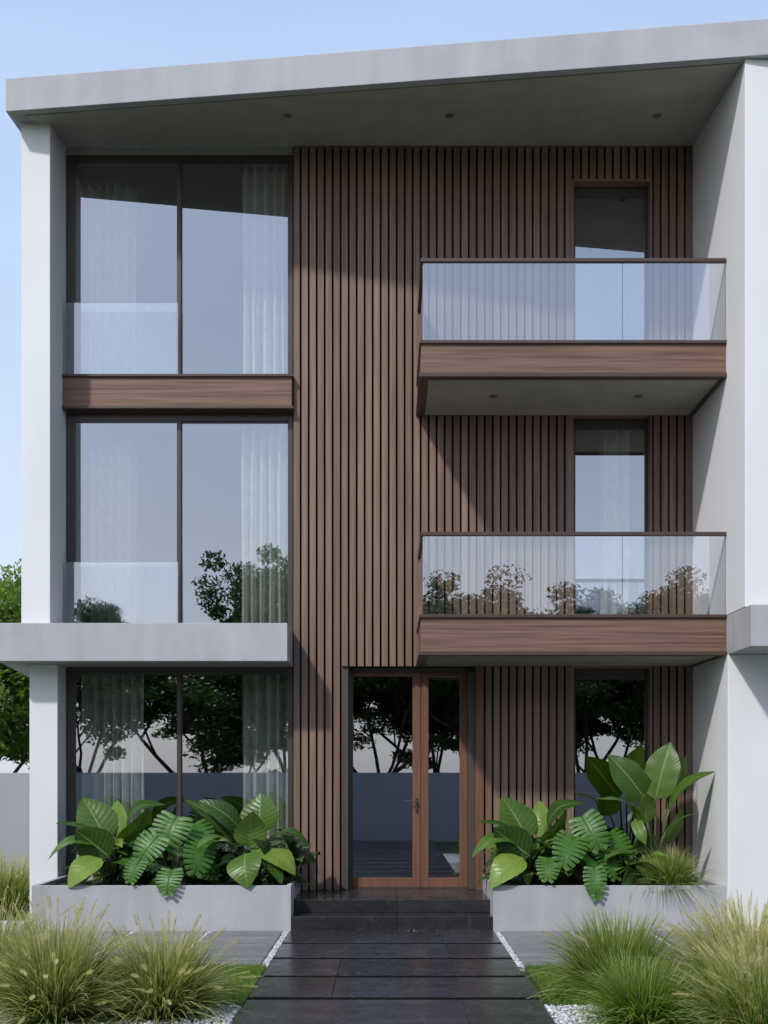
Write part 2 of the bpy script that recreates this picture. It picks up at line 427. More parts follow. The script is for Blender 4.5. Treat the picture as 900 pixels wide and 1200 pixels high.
# ------------------------------------------------------------------ the house
house = thing('modern_house', 'three storey white and concrete house faced with brown vertical timber slats', 'house', (0,0,0))
WY = 0.06                                   # window plane
XL, XR = -3.873, 3.643                      # inner faces of the two side walls
XO = -4.203
SOFF = lambda x, y: 9.2 + 0.113*y           # soffit falls a little towards its front edge
def part(name, mb, m, parent=house, bevel=0.0, label=None):
    o = obj(name, mb, m, parent, bevel)
    if label: o['label'] = label
    return o
# roof
ax, ay = (3.628+4.28), (-1.945+0.814)
yfront = lambda x: -0.814 + (x+4.28)/ax*ay
roof = MB(); xe = 6.2
roof.prism([(-4.29, yfront(-4.29)), (xe, yfront(xe)), (xe, 0.0), (-4.29+0.0, 0.0)], lambda x,y: SOFF(x,y), lambda x,y: SOFF(x, y)+0.367)
roof.box(-4.29, xe, 0.001, 7.2, 9.2, 9.567)
roof_o = part('roof', roof, M['fascia'], bevel=0.006)
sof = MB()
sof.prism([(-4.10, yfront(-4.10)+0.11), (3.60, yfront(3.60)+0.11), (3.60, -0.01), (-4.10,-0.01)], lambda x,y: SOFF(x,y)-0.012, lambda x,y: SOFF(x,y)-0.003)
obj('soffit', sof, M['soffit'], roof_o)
for px in (337, 527, 770):
    p = P(px, 134, -0.75); z = SOFF(p.x, -0.75)-0.012
    d = MB(); d.tube([(p.x,p.y,z-0.006),(p.x,p.y,z+0.002)], 0.05, 0.05, 20); d.tube([(p.x,p.y,z-0.009),(p.x,p.y,z-0.0055)], 0.022, 0.030, 16)
    obj('downlight', d, M['lamp'], roof_o)
# left column: upper projecting pier, lower pier and side wall
pier = MB(); pier.prism([(XO,-0.55),(XL,-0.55),(XL,-0.02),(XO,-0.02)], 3.39, lambda x,y: SOFF(x,y)-0.001)
part('column', pier, M['plaster'], bevel=0.006)
pier = MB(); pier.box(XO,XL,-0.267,-0.02,-0.05,2.962)
part('column', pier, M['plaster'], bevel=0.006)
sidew = MB(); sidew.box(XO,XL,-0.021,7.0,-0.05,9.199); sidew.box(XL,6.1,6.8,7.0,-0.05,9.199)
part('wall', sidew, M['plaster'])
# left concrete slab
slab = MB(); slab.prism([(-4.44,-0.654),(-1.146,-0.654),(-1.146,0.06),(XO+0.001,0.06),(XO+0.001,1.6),(-4.80,1.6)], 2.962, 3.396)
part('slab', slab, M['fascia'], bevel=0.006)
# right side wall: upper fin, lower fin, slab nose
fin = MB(); fin.prism([(XR,-1.90),(6.1,-1.90),(6.1,-0.001),(XR,-0.001)], 3.39, lambda x,y: SOFF(x,y)-0.001)
part('wall', fin, M['plaster'], bevel=0.006)
fin = MB(); fin.box(XR,6.1,-1.34,-0.001,-0.05,2.963)
part('wall', fin, M['plaster'], bevel=0.006)
fin = MB(); fin.box(XR,6.1,0.0,6.79,-0.05,9.199)
part('wall', fin, M['plaster'])
ns = MB(); ns.box(XR+0.003,6.15,-2.076,-0.2,2.966,3.387)
part('slab', ns, M['fascia'], bevel=0.006)

# slat cladding
slats = MB(); back = MB(); pitch = 4.786/50.0; sw = 0.072
openW = (2.204, 3.143)
for i in range(50):
    x0 = -1.143 + i*pitch + (pitch-sw)*0.5; x1 = x0+sw; xm = (x0+x1)/2
    d0 = random.uniform(-0.002, 0.002)
    rng_z = [(0.292, 9.197)]
    if -0.561 < xm < 1.143: rng_z = [(2.968, 9.197)]
    elif openW[0] < xm < openW[1]: rng_z = [(8.79, 9.197), (5.99, 6.34), (2.97, 3.39)]
    for a, b in rng_z: slats.box(x0, x1, d0, 0.050, a, b)
part('slat_cladding', slats, M['slat'], bevel=0.003, label='vertical brown timber slats over a dark backing')
def bk(x0,x1,z0,z1): back.box(x0,x1,0.051,0.30,z0,z1)
bk(-1.143,-0.561,0.0,9.19); bk(-0.561,1.143,2.968,9.19); bk(1.143,openW[0],0.0,9.19); bk(openW[1],XR-0.001,0.0,9.19)
bk(openW[0],openW[1],8.79,9.19); bk(openW[0],openW[1],5.99,6.34); bk(openW[0],openW[1],2.97,3.39); bk(openW[0],openW[1],0.0,0.35)
part('backing_wall', back, M['backing'])
tr = MB(); tr.box(1.045,1.143,0.004,0.30,0.292,2.966)
part('door_trim', tr, M['door'])
# reveals of the narrow windows
rv = MB()
for z0, z1 in ((6.34,8.79),(3.39,5.99),(0.35,2.97)):
    rv.box(openW[0]-0.012, openW[0]+0.012, -0.004, 0.134, z0, z1); rv.box(openW[1]-0.012, openW[1]+0.012, -0.004, 0.134, z0, z1)
    rv.box(openW[0]+0.013, openW[1]-0.013, -0.003, 0.134, z1-0.025, z1+0.004)
part('window_reveal', rv, M['slat'])

# interior floors and partitions
fl = MB()
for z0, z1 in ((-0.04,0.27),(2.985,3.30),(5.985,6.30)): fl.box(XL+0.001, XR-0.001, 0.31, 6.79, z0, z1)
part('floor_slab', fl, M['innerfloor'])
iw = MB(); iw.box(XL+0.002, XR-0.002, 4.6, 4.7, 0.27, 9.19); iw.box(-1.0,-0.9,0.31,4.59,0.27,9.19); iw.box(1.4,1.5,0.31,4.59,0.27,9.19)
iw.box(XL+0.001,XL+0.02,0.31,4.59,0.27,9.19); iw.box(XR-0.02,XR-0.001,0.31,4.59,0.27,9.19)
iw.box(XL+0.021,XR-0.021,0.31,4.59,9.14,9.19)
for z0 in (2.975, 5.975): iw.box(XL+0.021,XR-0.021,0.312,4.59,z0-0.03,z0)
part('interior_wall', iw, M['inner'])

def window(x0, x1, z0, z1, y, mull=(), fw=0.105, ft=0.065, sash=0.035, label=None, left_extra=0.0, parent=house):
    f = MB()
    f.box(x0, x0+fw+left_extra, y, y+0.12, z0, z1); f.box(x1-fw*0.5, x1, y, y+0.12, z0, z1)
    f.box(x0+fw+left_extra, x1-fw*0.5, y, y+0.12, z1-ft, z1); f.box(x0+fw+left_extra, x1-fw*0.5, y, y+0.12, z0, z0+0.06)
    xs = [x0+fw+left_extra, *mull, x1-fw*0.5]
    for m_ in mull: f.box(m_-0.020, m_+0.020, y+0.003, y+0.117, z0+0.06, z1-ft)
    o = obj('window', f, M['frame'], parent, 0.004)
    if label: o['label'] = label
    for i, (a, b) in enumerate(zip(xs, xs[1:])):
        yo = y+0.004+0.02*(i % 2)
        a2 = a + (0.020 if i else 0); b2 = b-(0.020 if i < len(xs)-2 else 0)
        s = MB()
        s.box(a2, a2+0.010, yo, yo+0.03, z0+0.06, z1-ft); s.box(b2-0.010, b2, yo, yo+0.03, z0+0.06, z1-ft)
        s.box(a2+0.010, b2-0.010, yo, yo+0.03, z1-ft-0.02, z1-ft); s.box(a2+0.010, b2-0.010, yo, yo+0.03, z0+0.06, z0+0.08)
        obj('sash', s, M['frame'], o)
        g = MB(); g.box(a2+0.0095, b2-0.0095, yo+0.010, yo+0.018, z0+0.079, z1-ft-0.019)
        obj('pane', g, M['glass'], o)
    return o
window(XL+0.003, -1.146, 6.40, 9.115, WY, (-2.51,), label='tall upper window reflecting the sky and the roof edge')
window(XL+0.003, -1.146, 3.397, 5.985, WY, (-2.51,), label='middle window reflecting sky and treetops')
window(XL+0.003, -1.146, 0.30, 2.96, WY, (-2.51,), label='dark ground floor window reflecting tree trunks')
# wall strips above / below the windows, behind the beam
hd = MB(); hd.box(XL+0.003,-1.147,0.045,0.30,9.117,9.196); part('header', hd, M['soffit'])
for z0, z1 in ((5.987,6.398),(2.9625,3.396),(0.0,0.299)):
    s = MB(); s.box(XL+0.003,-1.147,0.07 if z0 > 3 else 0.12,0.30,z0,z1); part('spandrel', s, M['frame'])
for i, (z0, z1) in enumerate(((6.345,8.762),(3.40,5.962),(0.36,2.945))):
    window(openW[0]+0.013, openW[1]-0.013, z0, z1, 0.135, (), fw=0.035, ft=0.10,
           label=('narrow window onto the upper balcony','narrow window onto the lower balcony','narrow dark window behind the paddle leaves')[i])

# timber beam between the left windows
bm_ = MB(); bm_.box(XL+0.002,-1.146,-0.084,0.068,6.045,6.395); beam = part('beam', bm_, M['beam'], bevel=0.004)
cp = MB(); cp.box(XL+0.002,-1.125,-0.112,0.168,6.395,6.425); cp.box(XL+0.002,-1.125,-0.112,0.168,6.015,6.045)
obj('trim', cp, M['cap'], beam, 0.004)
# frameless balustrade panes in front of the left windows
for z0, z1 in ((6.426,7.285),(3.397,4.20)):
    g = MB(); g.box(XL+0.004,-2.50,-0.070,-0.058,z0,z1)
    part('glass_balustrade', g, M['rail_glass'])

# balconies
def balcony(zt, zb, zr, dl, label):
    x0, x1, yf = 0.335, XR-0.002, -1.30
    f = MB(); f.box(x0+0.02, x1, yf+0.02, -0.006, zb+0.045, zt-0.035)
    o = obj('balcony', f, M['beam'], house, 0.004); o['label'] = label
    t = MB(); t.box(x0, x1+0.001, yf-0.006, -0.005, zt-0.035, zt); t.box(x0-0.006, x1+0.001, yf-0.010, yf+0.10, zb, zb+0.045)
    t.box(x0-0.006, x0+0.10, yf+0.10, -0.005, zb, zb+0.045); t.box(x1-0.05, x1+0.001, yf+0.10, -0.005, zb, zb+0.045)
    obj('trim', t, M['cap'], o, 0.004)
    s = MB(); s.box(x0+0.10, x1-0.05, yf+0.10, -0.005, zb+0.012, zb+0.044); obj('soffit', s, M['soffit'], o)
    dk = MB(); dk.box(x0+0.06, x1, yf+0.07, -0.005, zt+0.001, zt+0.012); obj('deck', dk, M['slab'], o)
    r = MB(); r.box(x0+0.015, x1-0.0, yf+0.0, yf+0.055, zr-0.042, zr); r.box(x0+0.015, x0+0.068, yf+0.055, -0.005, zr-0.042, zr)
    obj('handrail', r, M['cap'], o, 0.006)
    for a, b in ((x0+0.042, 2.521), (2.529, x1-0.004)):
        g = MB(); g.box(a, b, yf+0.022, yf+0.034, zt+0.001, zr-0.041); obj('glass_panel', g, M['rail_glass'], o)
    g = MB(); g.box(x0+0.036, x0+0.048, yf+0.040, -0.008, zt+0.001, zr-0.041); obj('glass_panel', g, M['rail_glass'], o)
    if dl:
        for px in (578, 748):
            p = P(px, 464, -0.665); z = zb+0.012
            d = MB(); d.tube([(p.x,p.y,z-0.006),(p.x,p.y,z+0.002)], 0.05, 0.05, 20); d.tube([(p.x,p.y,z-0.009),(p.x,p.y,z-0.0055)], 0.020, 0.030, 16)
            obj('downlight', d, M['lamp'], o)
balcony(6.351, 5.955, 7.237, True, 'upper balcony with brown timber fascia and glass balustrade')
balcony(3.399, 2.958, 4.290, False, 'lower balcony with brown timber fascia and glass balustrade')

# entrance door
DY = 0.20
dz0, dz1 = 0.292, 2.94
jb = MB(); jb.box(-0.560,-0.480,0.03,DY+0.12,dz0,2.966); jb.box(-0.480,1.044,DY-0.02,DY+0.12,dz1-0.03,2.966); jb.box(-0.480,-0.440,DY-0.012,DY+0.10,dz0,dz1-0.03); jb.box(0.965,1.044,0.06,DY+0.12,dz0,dz1-0.03)
door = part('door', jb, M['jamb'], bevel=0.004, label='glazed timber double door with unequal leaves')
mid = 0.392
for k, (a, b) in enumerate(((-0.439, mid-0.002), (mid+0.002, 0.963))):
    st = 0.095; lf = MB(); ls = 0.012 if k == 0 else st; tp = 0.045
    lf.box(a, a+ls, DY, DY+0.06, dz0+0.012, dz1-0.032); lf.box(b-st, b, DY, DY+0.06, dz0+0.012, dz1-0.032)
    lf.box(a+ls, b-st, DY, DY+0.06, dz0+0.012, dz0+0.125); lf.box(a+ls, b-st, DY, DY+0.06, dz1-tp-0.032, dz1-0.032)
    obj('door_leaf', lf, M['door'], door, 0.004)
    g = MB(); g.box(a+ls-0.006, b-st+0.006, DY+0.026, DY+0.034, dz0+0.12, dz1-tp-0.028); obj('pane', g, M['glass'], door)
h = MB(); hz = 1.345
h.box(0.331,0.359,DY-0.012,DY-0.001,hz-0.13,hz+0.045)
h.tube([(0.345,DY-0.01,hz),(0.345,DY-0.06,hz)],0.008,0.008,10); h.tube([(0.352,DY-0.055,hz),(0.29,DY-0.058,hz+0.003),(0.185,DY-0.055,hz+0.006)],0.008,0.006,10)
h.tube([(0.345,DY-0.02,hz-0.085),(0.345,DY-0.002,hz-0.085)],0.014,0.014,12)
obj('handle', h, M['metal'], door, 0.002)
thr = MB(); thr.box(-0.478,1.04,DY-0.03,DY+0.1,0.2915,0.303); obj('threshold', thr, M['jamb'], door)

# ------------------------------------------------------------------ steps, planters
steps = thing('entrance_steps', 'two black veined stone steps up to the glazed timber door', 'steps', (0.04,-1.0,0))
s = MB(); s.box(-1.045,0.10,-1.29,-0.93,-0.05,0.145); s.box(0.103,1.125,-1.29,-0.93,-0.05,0.145); obj('step', s, M['step'], steps, 0.005)
s = MB(); s.box(-1.045,0.10,-0.963,0.29,0.1455,0.29); s.box(0.103,1.125,-0.963,0.29,0.1455,0.29); obj('step', s, M['step'], steps, 0.005)
def planter(x0, x1, label):
    y0, y1, h, t = -1.288, -0.01, 0.478, 0.055
    r = thing('planter_box', label, 'planter', ((x0+x1)/2, -0.65, 0), 'concrete planters beside the steps')
    p = MB(); p.box(x0,x1,y0,y0+t,-0.05,h); p.box(x0,x1,y1-t,y1,-0.05,h); p.box(x0,x0+t,y0+t,y1-t,-0.05,h); p.box(x1-t,x1,y0+t,y1-t,-0.05,h)
    obj('planter_wall', p, M['planter'], r, 0.004)
    s = MB(); n, m = 24, 12
    for i in range(n+1):
        for j in range(m+1):
            s.v.append((x0+t-0.003+(x1-x0-2*t+0.006)*i/n, y0+t-0.003+(y1-y0-2*t+0.006)*j/m, h-0.06+random.uniform(-0.015,0.02)))
    for i in range(n):
        for j in range(m): a = i*(m+1)+j; s.face([a, a+m+1, a+m+2, a+1])
    obj('soil', s, M['soil'], r)
planter(-3.842, -1.049, 'grey concrete planter under the dark ground floor window')
planter(1.130, 3.640, 'grey concrete planter holding the tall paddle leaved plant by the white wall')

# ------------------------------------------------------------------ garden walls
g = MB(); g.box(-40,-4.21,5.0,5.2,-0.05,1.69)
tag(obj('garden_wall', g, M['gwall'], bevel=0.01), 'plain pale garden wall running off beside the house', 'wall')
g = MB(); g.box(-40,40,-14.0,-13.8,-0.05,1.69)
tag(obj('garden_wall', g, M['bwall'], bevel=0.01), 'plain grey boundary wall mirrored in the door panes', 'wall')

# ------------------------------------------------------------------ curtains
def curtain(x0, x1, z0, z1, label, y=0.34, group='sheer curtains behind the windows'):
    s = MB(); n = int((x1-x0)/0.006); s.smooth = True
    ph = random.uniform(0,6); fr = random.uniform(50,56)
    for i in range(n+1):
        x = x0+(x1-x0)*i/n; yy = y+0.085*math.sin(fr*(x-x0)+ph+0.8*math.sin(9*(x-x0)+ph))+0.020*math.sin(19*(x-x0)+ph*2)
        for j in range(5):
            s.v.append((x+0.006*math.sin(j*1.3+i*0.1), yy+0.006*j/4*math.sin(17*x), z0+(z1-z0)*j/4))
    for i in range(n):
        for j in range(4): a = i*5+j; s.face([a,a+5,a+6,a+1])
    tag(obj('curtain', s, M['curtain']), label, 'curtain', group)
curtain(-3.76,-3.2,6.32,9.10,'sheer curtain at the left end of the top left window', 0.75)
curtain(-1.80,-1.19,6.32,9.10,'bright sheer curtain at the right end of the top left window')
curtain(-3.76,-3.2,3.32,5.93,'sheer curtain at the left end of the middle left window', 0.75)
curtain(-1.80,-1.19,3.32,5.93,'sheer curtain behind mirrored treetops at the right end of the middle window')
curtain(-3.76,-2.98,0.29,2.93,'grey sheer curtain at the left end of the ground floor window')
curtain(-1.80,-1.19,0.29,2.93,'grey sheer curtain at the right end of the ground floor window')
curtain(2.62,3.0,3.32,5.93,'faint sheer curtain behind the narrow lower balcony window',0.42)

# ------------------------------------------------------------------ broad leaved plants
UPL = Vector((-0.45,-0.55,0.75)); CAMN = Vector((-0.15,-0.95,0.35)); DRK = Vector((0.75,-0.62,0.15)); UPV = Vector((0,-0.2,1)); UND = Vector((0.2,-0.7,-0.65))
def prof_ovate(t): return (math.sin(math.pi*min(1,t**0.72))**0.75)*(1-0.12*t)
def prof_oblong(t): return min(1.0, (t/0.16)**0.6 if t < 0.16 else 1.0)*(1.0 if t < 0.55 else max(0.0, 1-((t-0.55)/0.45)**1.6))
def leaf(mb, base, tip, width, up, arch=0.12, fold=0.30, prof=prof_ovate, droop=0.0, n=16, m=8, nv=9, twist=0.0):
    base = Vector(base); tip = Vector(tip); ax = tip-base; L = ax.length; d = ax/L
    side = d.cross(Vector(up)); side.normalize(); nr = side.cross(d).normalized()
    b = len(mb.v); wob = random.uniform(0,6)
    for i in range(n+1):
        t = i/n; wv = width*0.5*max(0.012, prof(t)); a = twist*t
        sd = side*math.cos(a)+nr*math.sin(a); nn = nr*math.cos(a)-side*math.sin(a)
        c = base+d*(L*t)+nr*(arch*L*math.sin(math.pi*t))+Vector((0,0,-droop*L*t*t))
        for j in range(m+1):
            s = -1+2*j/m; q = abs(s)
            rip = 0.0035*width/0.35*math.sin(2*math.pi*(nv*(t-0.2*q)))*q + 0.02*width*math.sin(5*t+wob)*q*q*(1 if s > 0 else -1)
            p = c+sd*(s*wv*math.cos(fold*(0.6+0.4*q)))+nn*(q*wv*math.sin(fold)*(1.0-0.55*q)*1.2+rip)
            mb.v.append(tuple(p))
    for i in range(n):
        for j in range(m):
            a0 = b+i*(m+1)+j
            mb.face([a0, a0+1, a0+m+2, a0+m+1], [(j/m,i/n),((j+1)/m,i/n),((j+1)/m,(i+1)/n),(j/m,(i+1)/n)])
def stalk(mb, root, base, r=0.009):
    root = Vector(root); base = Vector(base); mid_ = root*0.5+base*0.5+Vector((0,0,0.10*(base-root).length))
    pts = [root*(1-t)**2+mid_*2*t*(1-t)+base*t*t for t in (0,0.25,0.5,0.75,1)]
    mb.tube(pts, r*1.4, r*0.7, 6)
def split_leaf(mb, base, tip, width, up, arch=0.08, lobes=8):
    base = Vector(base); tip = Vector(tip); ax = tip-base; L = ax.length; d = ax/L
    side = d.cross(Vector(up)).normalized(); nr = side.cross(d).normalized()
    def hw(t): return width*0.5*(math.sin(math.pi*min(1, 0.16+0.80*t)**0.85)**0.62)
    NL = 14
    for sg in (-1, 1):
        for k in range(lobes):
            t0, t1 = k/lobes, (k+1)/lobes; tm = (t0+t1)/2; b = len(mb.v)
            for i in range(NL+1):
                q = i/NL; gap = 1.0 if q < 0.40 else 1.0-0.15*min(1.0,(q-0.40)/0.2)
                if q > 0.92: gap *= 1-0.25*((q-0.92)/0.08)**2
                sweep = -0.16*(1-k/lobes)*q + 0.10*q*(k/lobes) + 0.06*q*q
                for e in (-1, 0, 1):
                    t = tm+e*(t1-t0)/2*gap
                    w_ = hw(min(1,max(0.0,t)))
                    tt = t+sweep
                    p = base+d*(L*tt)+side*(sg*q*w_)+nr*(arch*L*math.sin(math.pi*min(1,max(0,tt)))+0.22*q*w_-0.24*q*q*w_*0.6-0.06*w_*q - (0.005 if e and q > 0.2 else 0)*width/0.35)
                    mb.v.append(tuple(p))
            for i in range(NL):
                for e in range(2):
                    a0 = b+i*3+e; uvs = [(0.5+sg*0.5*i/NL,tm),(0.5+sg*0.5*i/NL,tm),(0.5+sg*0.5*(i+1)/NL,tm),(0.5+sg*0.5*(i+1)/NL,tm)]
                    q_ = [a0,a0+1,a0+4,a0+3] if sg > 0 else [a0+1,a0,a0+3,a0+4]
                    mb.face(q_, uvs)
    # midrib
    pts = [base+d*(L*t)+nr*(arch*L*math.sin(math.pi*t)+0.003) for t in (0,0.2,0.4,0.6,0.8,1)]
    mb.tube(pts, 0.007, 0.003, 5)
def random_fill(mb, st, c, n, rad, size, zr, prof=prof_ovate):
    for _ in range(n):
        a = random.uniform(0,2*math.pi); rr = rad*random.uniform(0.35,1)
        bs = Vector((c[0]+math.cos(a)*rr*0.6, c[1]+math.sin(a)*rr*0.45, random.uniform(*zr)))
        L = size*random.uniform(0.7,1.2)
        dr = Vector((math.cos(a), math.sin(a)*0.7, random.uniform(-0.35,0.5))).normalized()
        leaf(mb, bs, bs+dr*L, L*random.uniform(0.42,0.6), (random.uniform(-.3,.3),-0.3,1), 0.14, 0.3, prof, 0.15)
        stalk(st, (c[0]+random.uniform(-.06,.06), c[1]+random.uniform(-.06,.06), 0.42), bs, 0.007)
SOIL = 0.42
def philo(leaves, root_px, label, Yc=-0.70, fill=36, fr=0.50):
    rx = P(root_px, 1000, Yc).x
    t = thing('philodendron', label, 'plant', (rx, Yc, SOIL), 'broad leaved plants in the planters')
    lf = MB(); st = MB(); lf.smooth = st.smooth = True
    for (bx,by,bY,tx,ty,tY,wd,up,arch,fold,droop) in leaves:
        b0 = P(bx,by,bY); leaf(lf, b0, P(tx,ty,tY), wd*1.12, up, arch, fold*0.65, prof_ovate, droop)
        stalk(st, (rx+random.uniform(-.05,.05), Yc+random.uniform(-.05,.05), SOIL), b0)
    random_fill(lf, st, (rx, Yc+0.14), fill, fr, 0.31, (0.50,0.92))
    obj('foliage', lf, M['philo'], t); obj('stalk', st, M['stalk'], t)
    return t
leavesA = [
 (126,985,-0.60,  96,934,-0.42, 0.44, CAMN+DRK*0.9, 0.05,0.25,0.0),
 (144,982,-0.55, 137,938,-0.35, 0.27, UPL, 0.10,0.35,0.0),
 (148,968,-0.60, 193,937,-0.75, 0.24, UPL, 0.22,0.30,0.10),
 (122,992,-0.80,  66,962,-0.95, 0.26, UPV, 0.14,0.30,0.05),
 (112,990,-0.95,  56,1005,-1.15, 0.26, UPV+UPL, 0.24,0.25,0.05),
 (128,1004,-0.95, 88,972,-1.10, 0.40, UND+DRK, -0.06,0.25,0.0),
 (119,1006,-1.10, 80,1041,-1.30, 0.33, UPL+CAMN, 0.16,0.22,0.0),
 (140,985,-0.70, 172,948,-0.80, 0.22, DRK, 0.14,0.35,0.0),
 (140,1000,-0.80, 176,985,-1.0, 0.22, UPV, 0.16,0.30,0.12),
 (135,1010,-0.90, 165,1022,-1.1, 0.24, DRK+UPV, 0.16,0.30,0.0),
]
philo(leavesA, 128, 'broad leaved plant at the left end of the planter under the window')
leavesB = [(bx+493,by-1,bY,tx+493+random.uniform(-3,3),ty-1+random.uniform(-2,2),tY,wd*random.uniform(0.93,1.05),up,ar,fo,dr) for (bx,by,bY,tx,ty,tY,wd,up,ar,fo,dr) in leavesA]
philo(leavesB, 621, 'broad leaved plant right of the door, at the left end of its planter')
leavesC = [
 (305,975,-0.50, 306,929,-0.40, 0.46, UPL*0.6+CAMN, 0.06,0.22,0.0),
 (293,992,-0.95, 296,951,-1.00, 0.40, DRK+UND, -0.08,0.25,0.0),
 (282,972,-0.70, 232,938,-0.75, 0.26, UPL, 0.16,0.30,0.0),
 (280,986,-0.60, 214,936,-0.55, 0.22, DRK, 0.10,0.30,0.0),
 (288,1000,-1.10, 291,1041,-1.32, 0.39, UPL+CAMN, 0.16,0.20,0.0),
 (313,986,-0.85, 364,994,-1.00, 0.24, UPV, 0.30,0.28,0.0),
 (305,998,-0.90, 346,1026,-1.10, 0.36, DRK+UPV*0.4, 0.16,0.25,0.0),
 (268,984,-0.95, 230,994,-1.15, 0.22, UPV, 0.20,0.28,0.0),
 (300,1004,-0.95, 330,1036,-1.20, 0.28, DRK, 0.16,0.25,0.0),
]
philo(leavesC, 296, 'broad leaved plant left of the door, at the right end of its planter')

def monstera(leaves, root_px, label, Yc=-0.85):
    rx = P(root_px, 1000, Yc).x
    t = thing('monstera', label, 'plant', (rx, Yc, SOIL), 'split leaf plants in the planters')
    lf = MB(); st = MB(); lf.smooth = st.smooth = True
    for (bx,by,bY,tx,ty,tY,wd,up,arch) in leaves:
        b0 = P(bx,by,bY); split_leaf(lf, b0, P(tx,ty,tY), wd*1.02, up, arch); stalk(st, (rx, Yc, SOIL), b0, 0.008)
    for _ in range(16):
        a = random.uniform(0,2*math.pi); bs = Vector((rx+0.26*math.cos(a), Yc+0.2+0.18*math.sin(a), random.uniform(0.5,0.82)))
        dr = Vector((math.cos(a), math.sin(a)*0.5-0.2, random.uniform(-0.5,0.3))).normalized()
        split_leaf(lf, bs, bs+dr*random.uniform(0.25,0.36), random.uniform(0.24,0.32), (random.uniform(-.3,.5),-0.6,0.8), 0.1); stalk(st, (rx,Yc+0.1,SOIL), bs, 0.006)
    obj('foliage', lf, M['monst'], t); obj('stalk', st, M['stalk'], t)
MU = Vector((-0.12,-1.0,0.22))
mon = [(207,957,-0.95, 193,994,-1.05, 0.44, MU, 0.10), (186,979,-1.14, 163,1010,-1.22, 0.37, MU+Vector((-.2,0,.1)), 0.10),
       (163,1009,-1.22, 152,1034,-1.30, 0.25, MU+Vector((-.3,0,0)), 0.10), (201,1019,-1.22, 196,1048,-1.34, 0.30, CAMN, 0.12),
       (228,965,-0.75, 242,1000,-0.92, 0.34, DRK+CAMN, 0.1), (236,985,-0.95, 228,1024,-1.12, 0.36, DRK+CAMN, 0.1)]
monstera(mon, 200, 'split leaf plant spilling over the planter under the window')
mon2 = [(682,957,-0.95, 703,994,-1.12, 0.38, MU, 0.10), (672,980,-1.10, 659,1015,-1.28, 0.37, MU, 0.10),
        (643,1006,-1.18, 642,1032,-1.32, 0.27, MU, 0.10), (696,1017,-1.22, 699,1052,-1.34, 0.25, CAMN, 0.12),
        (715,975,-0.80, 735,1005,-0.95, 0.30, DRK+CAMN, 0.1), (708,1000,-0.95, 722,1030,-1.10, 0.28, DRK+CAMN, 0.1)]
monstera(mon2, 690, 'split leaf plant spilling over the planter beside the paddle leaves')

bt = thing('paddle_plant', 'tall paddle leaved plant against the white wall', 'plant', (P(766,1000,-0.6).x,-0.6,SOIL))
lf = MB(); st = MB(); lf.smooth = st.smooth = True
ban = [(768,936,-0.60, 786,869,-0.55, 0.37, CAMN+UPL*0.6, 0.04,0.22,0.0),
       (757,938,-0.55, 712,884,-0.50, 0.34, UPL+CAMN, 0.10,0.30,0.0),
       (752,978,-0.80, 700,936,-1.00, 0.22, UPV, 0.24,0.28,0.0),
       (784,948,-0.70, 838,904,-0.90, 0.22, UPV+UPL, 0.16,0.35,0.0),
       (782,935,-0.50, 805,884,-0.45, 0.20, DRK, 0.06,0.35,0.0),
       (758,964,-0.85, 757,930,-0.95, 0.30, UND+DRK, -0.05,0.25,0.0),
       (776,985,-0.60, 800,945,-0.60, 0.24, DRK, 0.10,0.30,0.0),
       (780,975,-0.85, 820,953,-1.10, 0.12, UPV, 0.10,0.35,0.0),
       (744,960,-0.90, 757,990,-1.05, 0.13, UPL, 0.12,0.30,0.0)]
brx = P(766,1000,-0.6).x
for (bx,by,bY,tx,ty,tY,wd,up,arch,fold,droop) in ban:
    b0 = P(bx,by,bY); leaf(lf, b0, P(tx,ty,tY), wd*1.08, up, arch, fold*0.75, prof_oblong, droop, n=22, nv=18)
    stalk(st, (brx+random.uniform(-.05,.05), -0.6+random.uniform(-.04,.04), SOIL), b0, 0.014)
obj('foliage', lf, M['banana'], bt); obj('stalk', st, M['stalk'], bt)
lt = thing('broad_leaf_shrub', 'low dark broad leaved shrub at the foot of the paddle plant', 'plant', (P(745,1000,-0.9).x,-0.9,SOIL))
lf = MB(); st = MB(); lf.smooth = st.smooth = True
sx0 = P(742,1000,-0.9).x
for (bx,by,bY,tx,ty,tY,wd,up,arch) in [(735,1005,-0.9,690+18,1008,-1.15,0.24,UPV,0.2),(745,1012,-0.95,784,1030,-1.2,0.26,UPV+DRK,0.25),(738,1012,-1.0,728,1038,-1.25,0.30,DRK,0.15),
        (745,995,-0.7,770,980,-0.7,0.28,DRK,0.1),(735,995,-0.7,712,978,-0.8,0.26,UPV,0.15),(748,1015,-1.05,760,1038,-1.25,0.26,DRK+UPV,0.15),(720,1000,-0.8,690,985,-0.9,0.24,DRK,0.15)]:
    b0 = P(bx,by,bY); leaf(lf, b0, P(tx,ty,tY), wd, up, arch); stalk(st, (sx0,-0.9,SOIL), b0, 0.008)
random_fill(lf, st, (sx0,-0.75), 24, 0.46, 0.30, (0.5,0.75))
obj('foliage', lf, M['philo'], lt); obj('stalk', st, M['stalk'], lt)

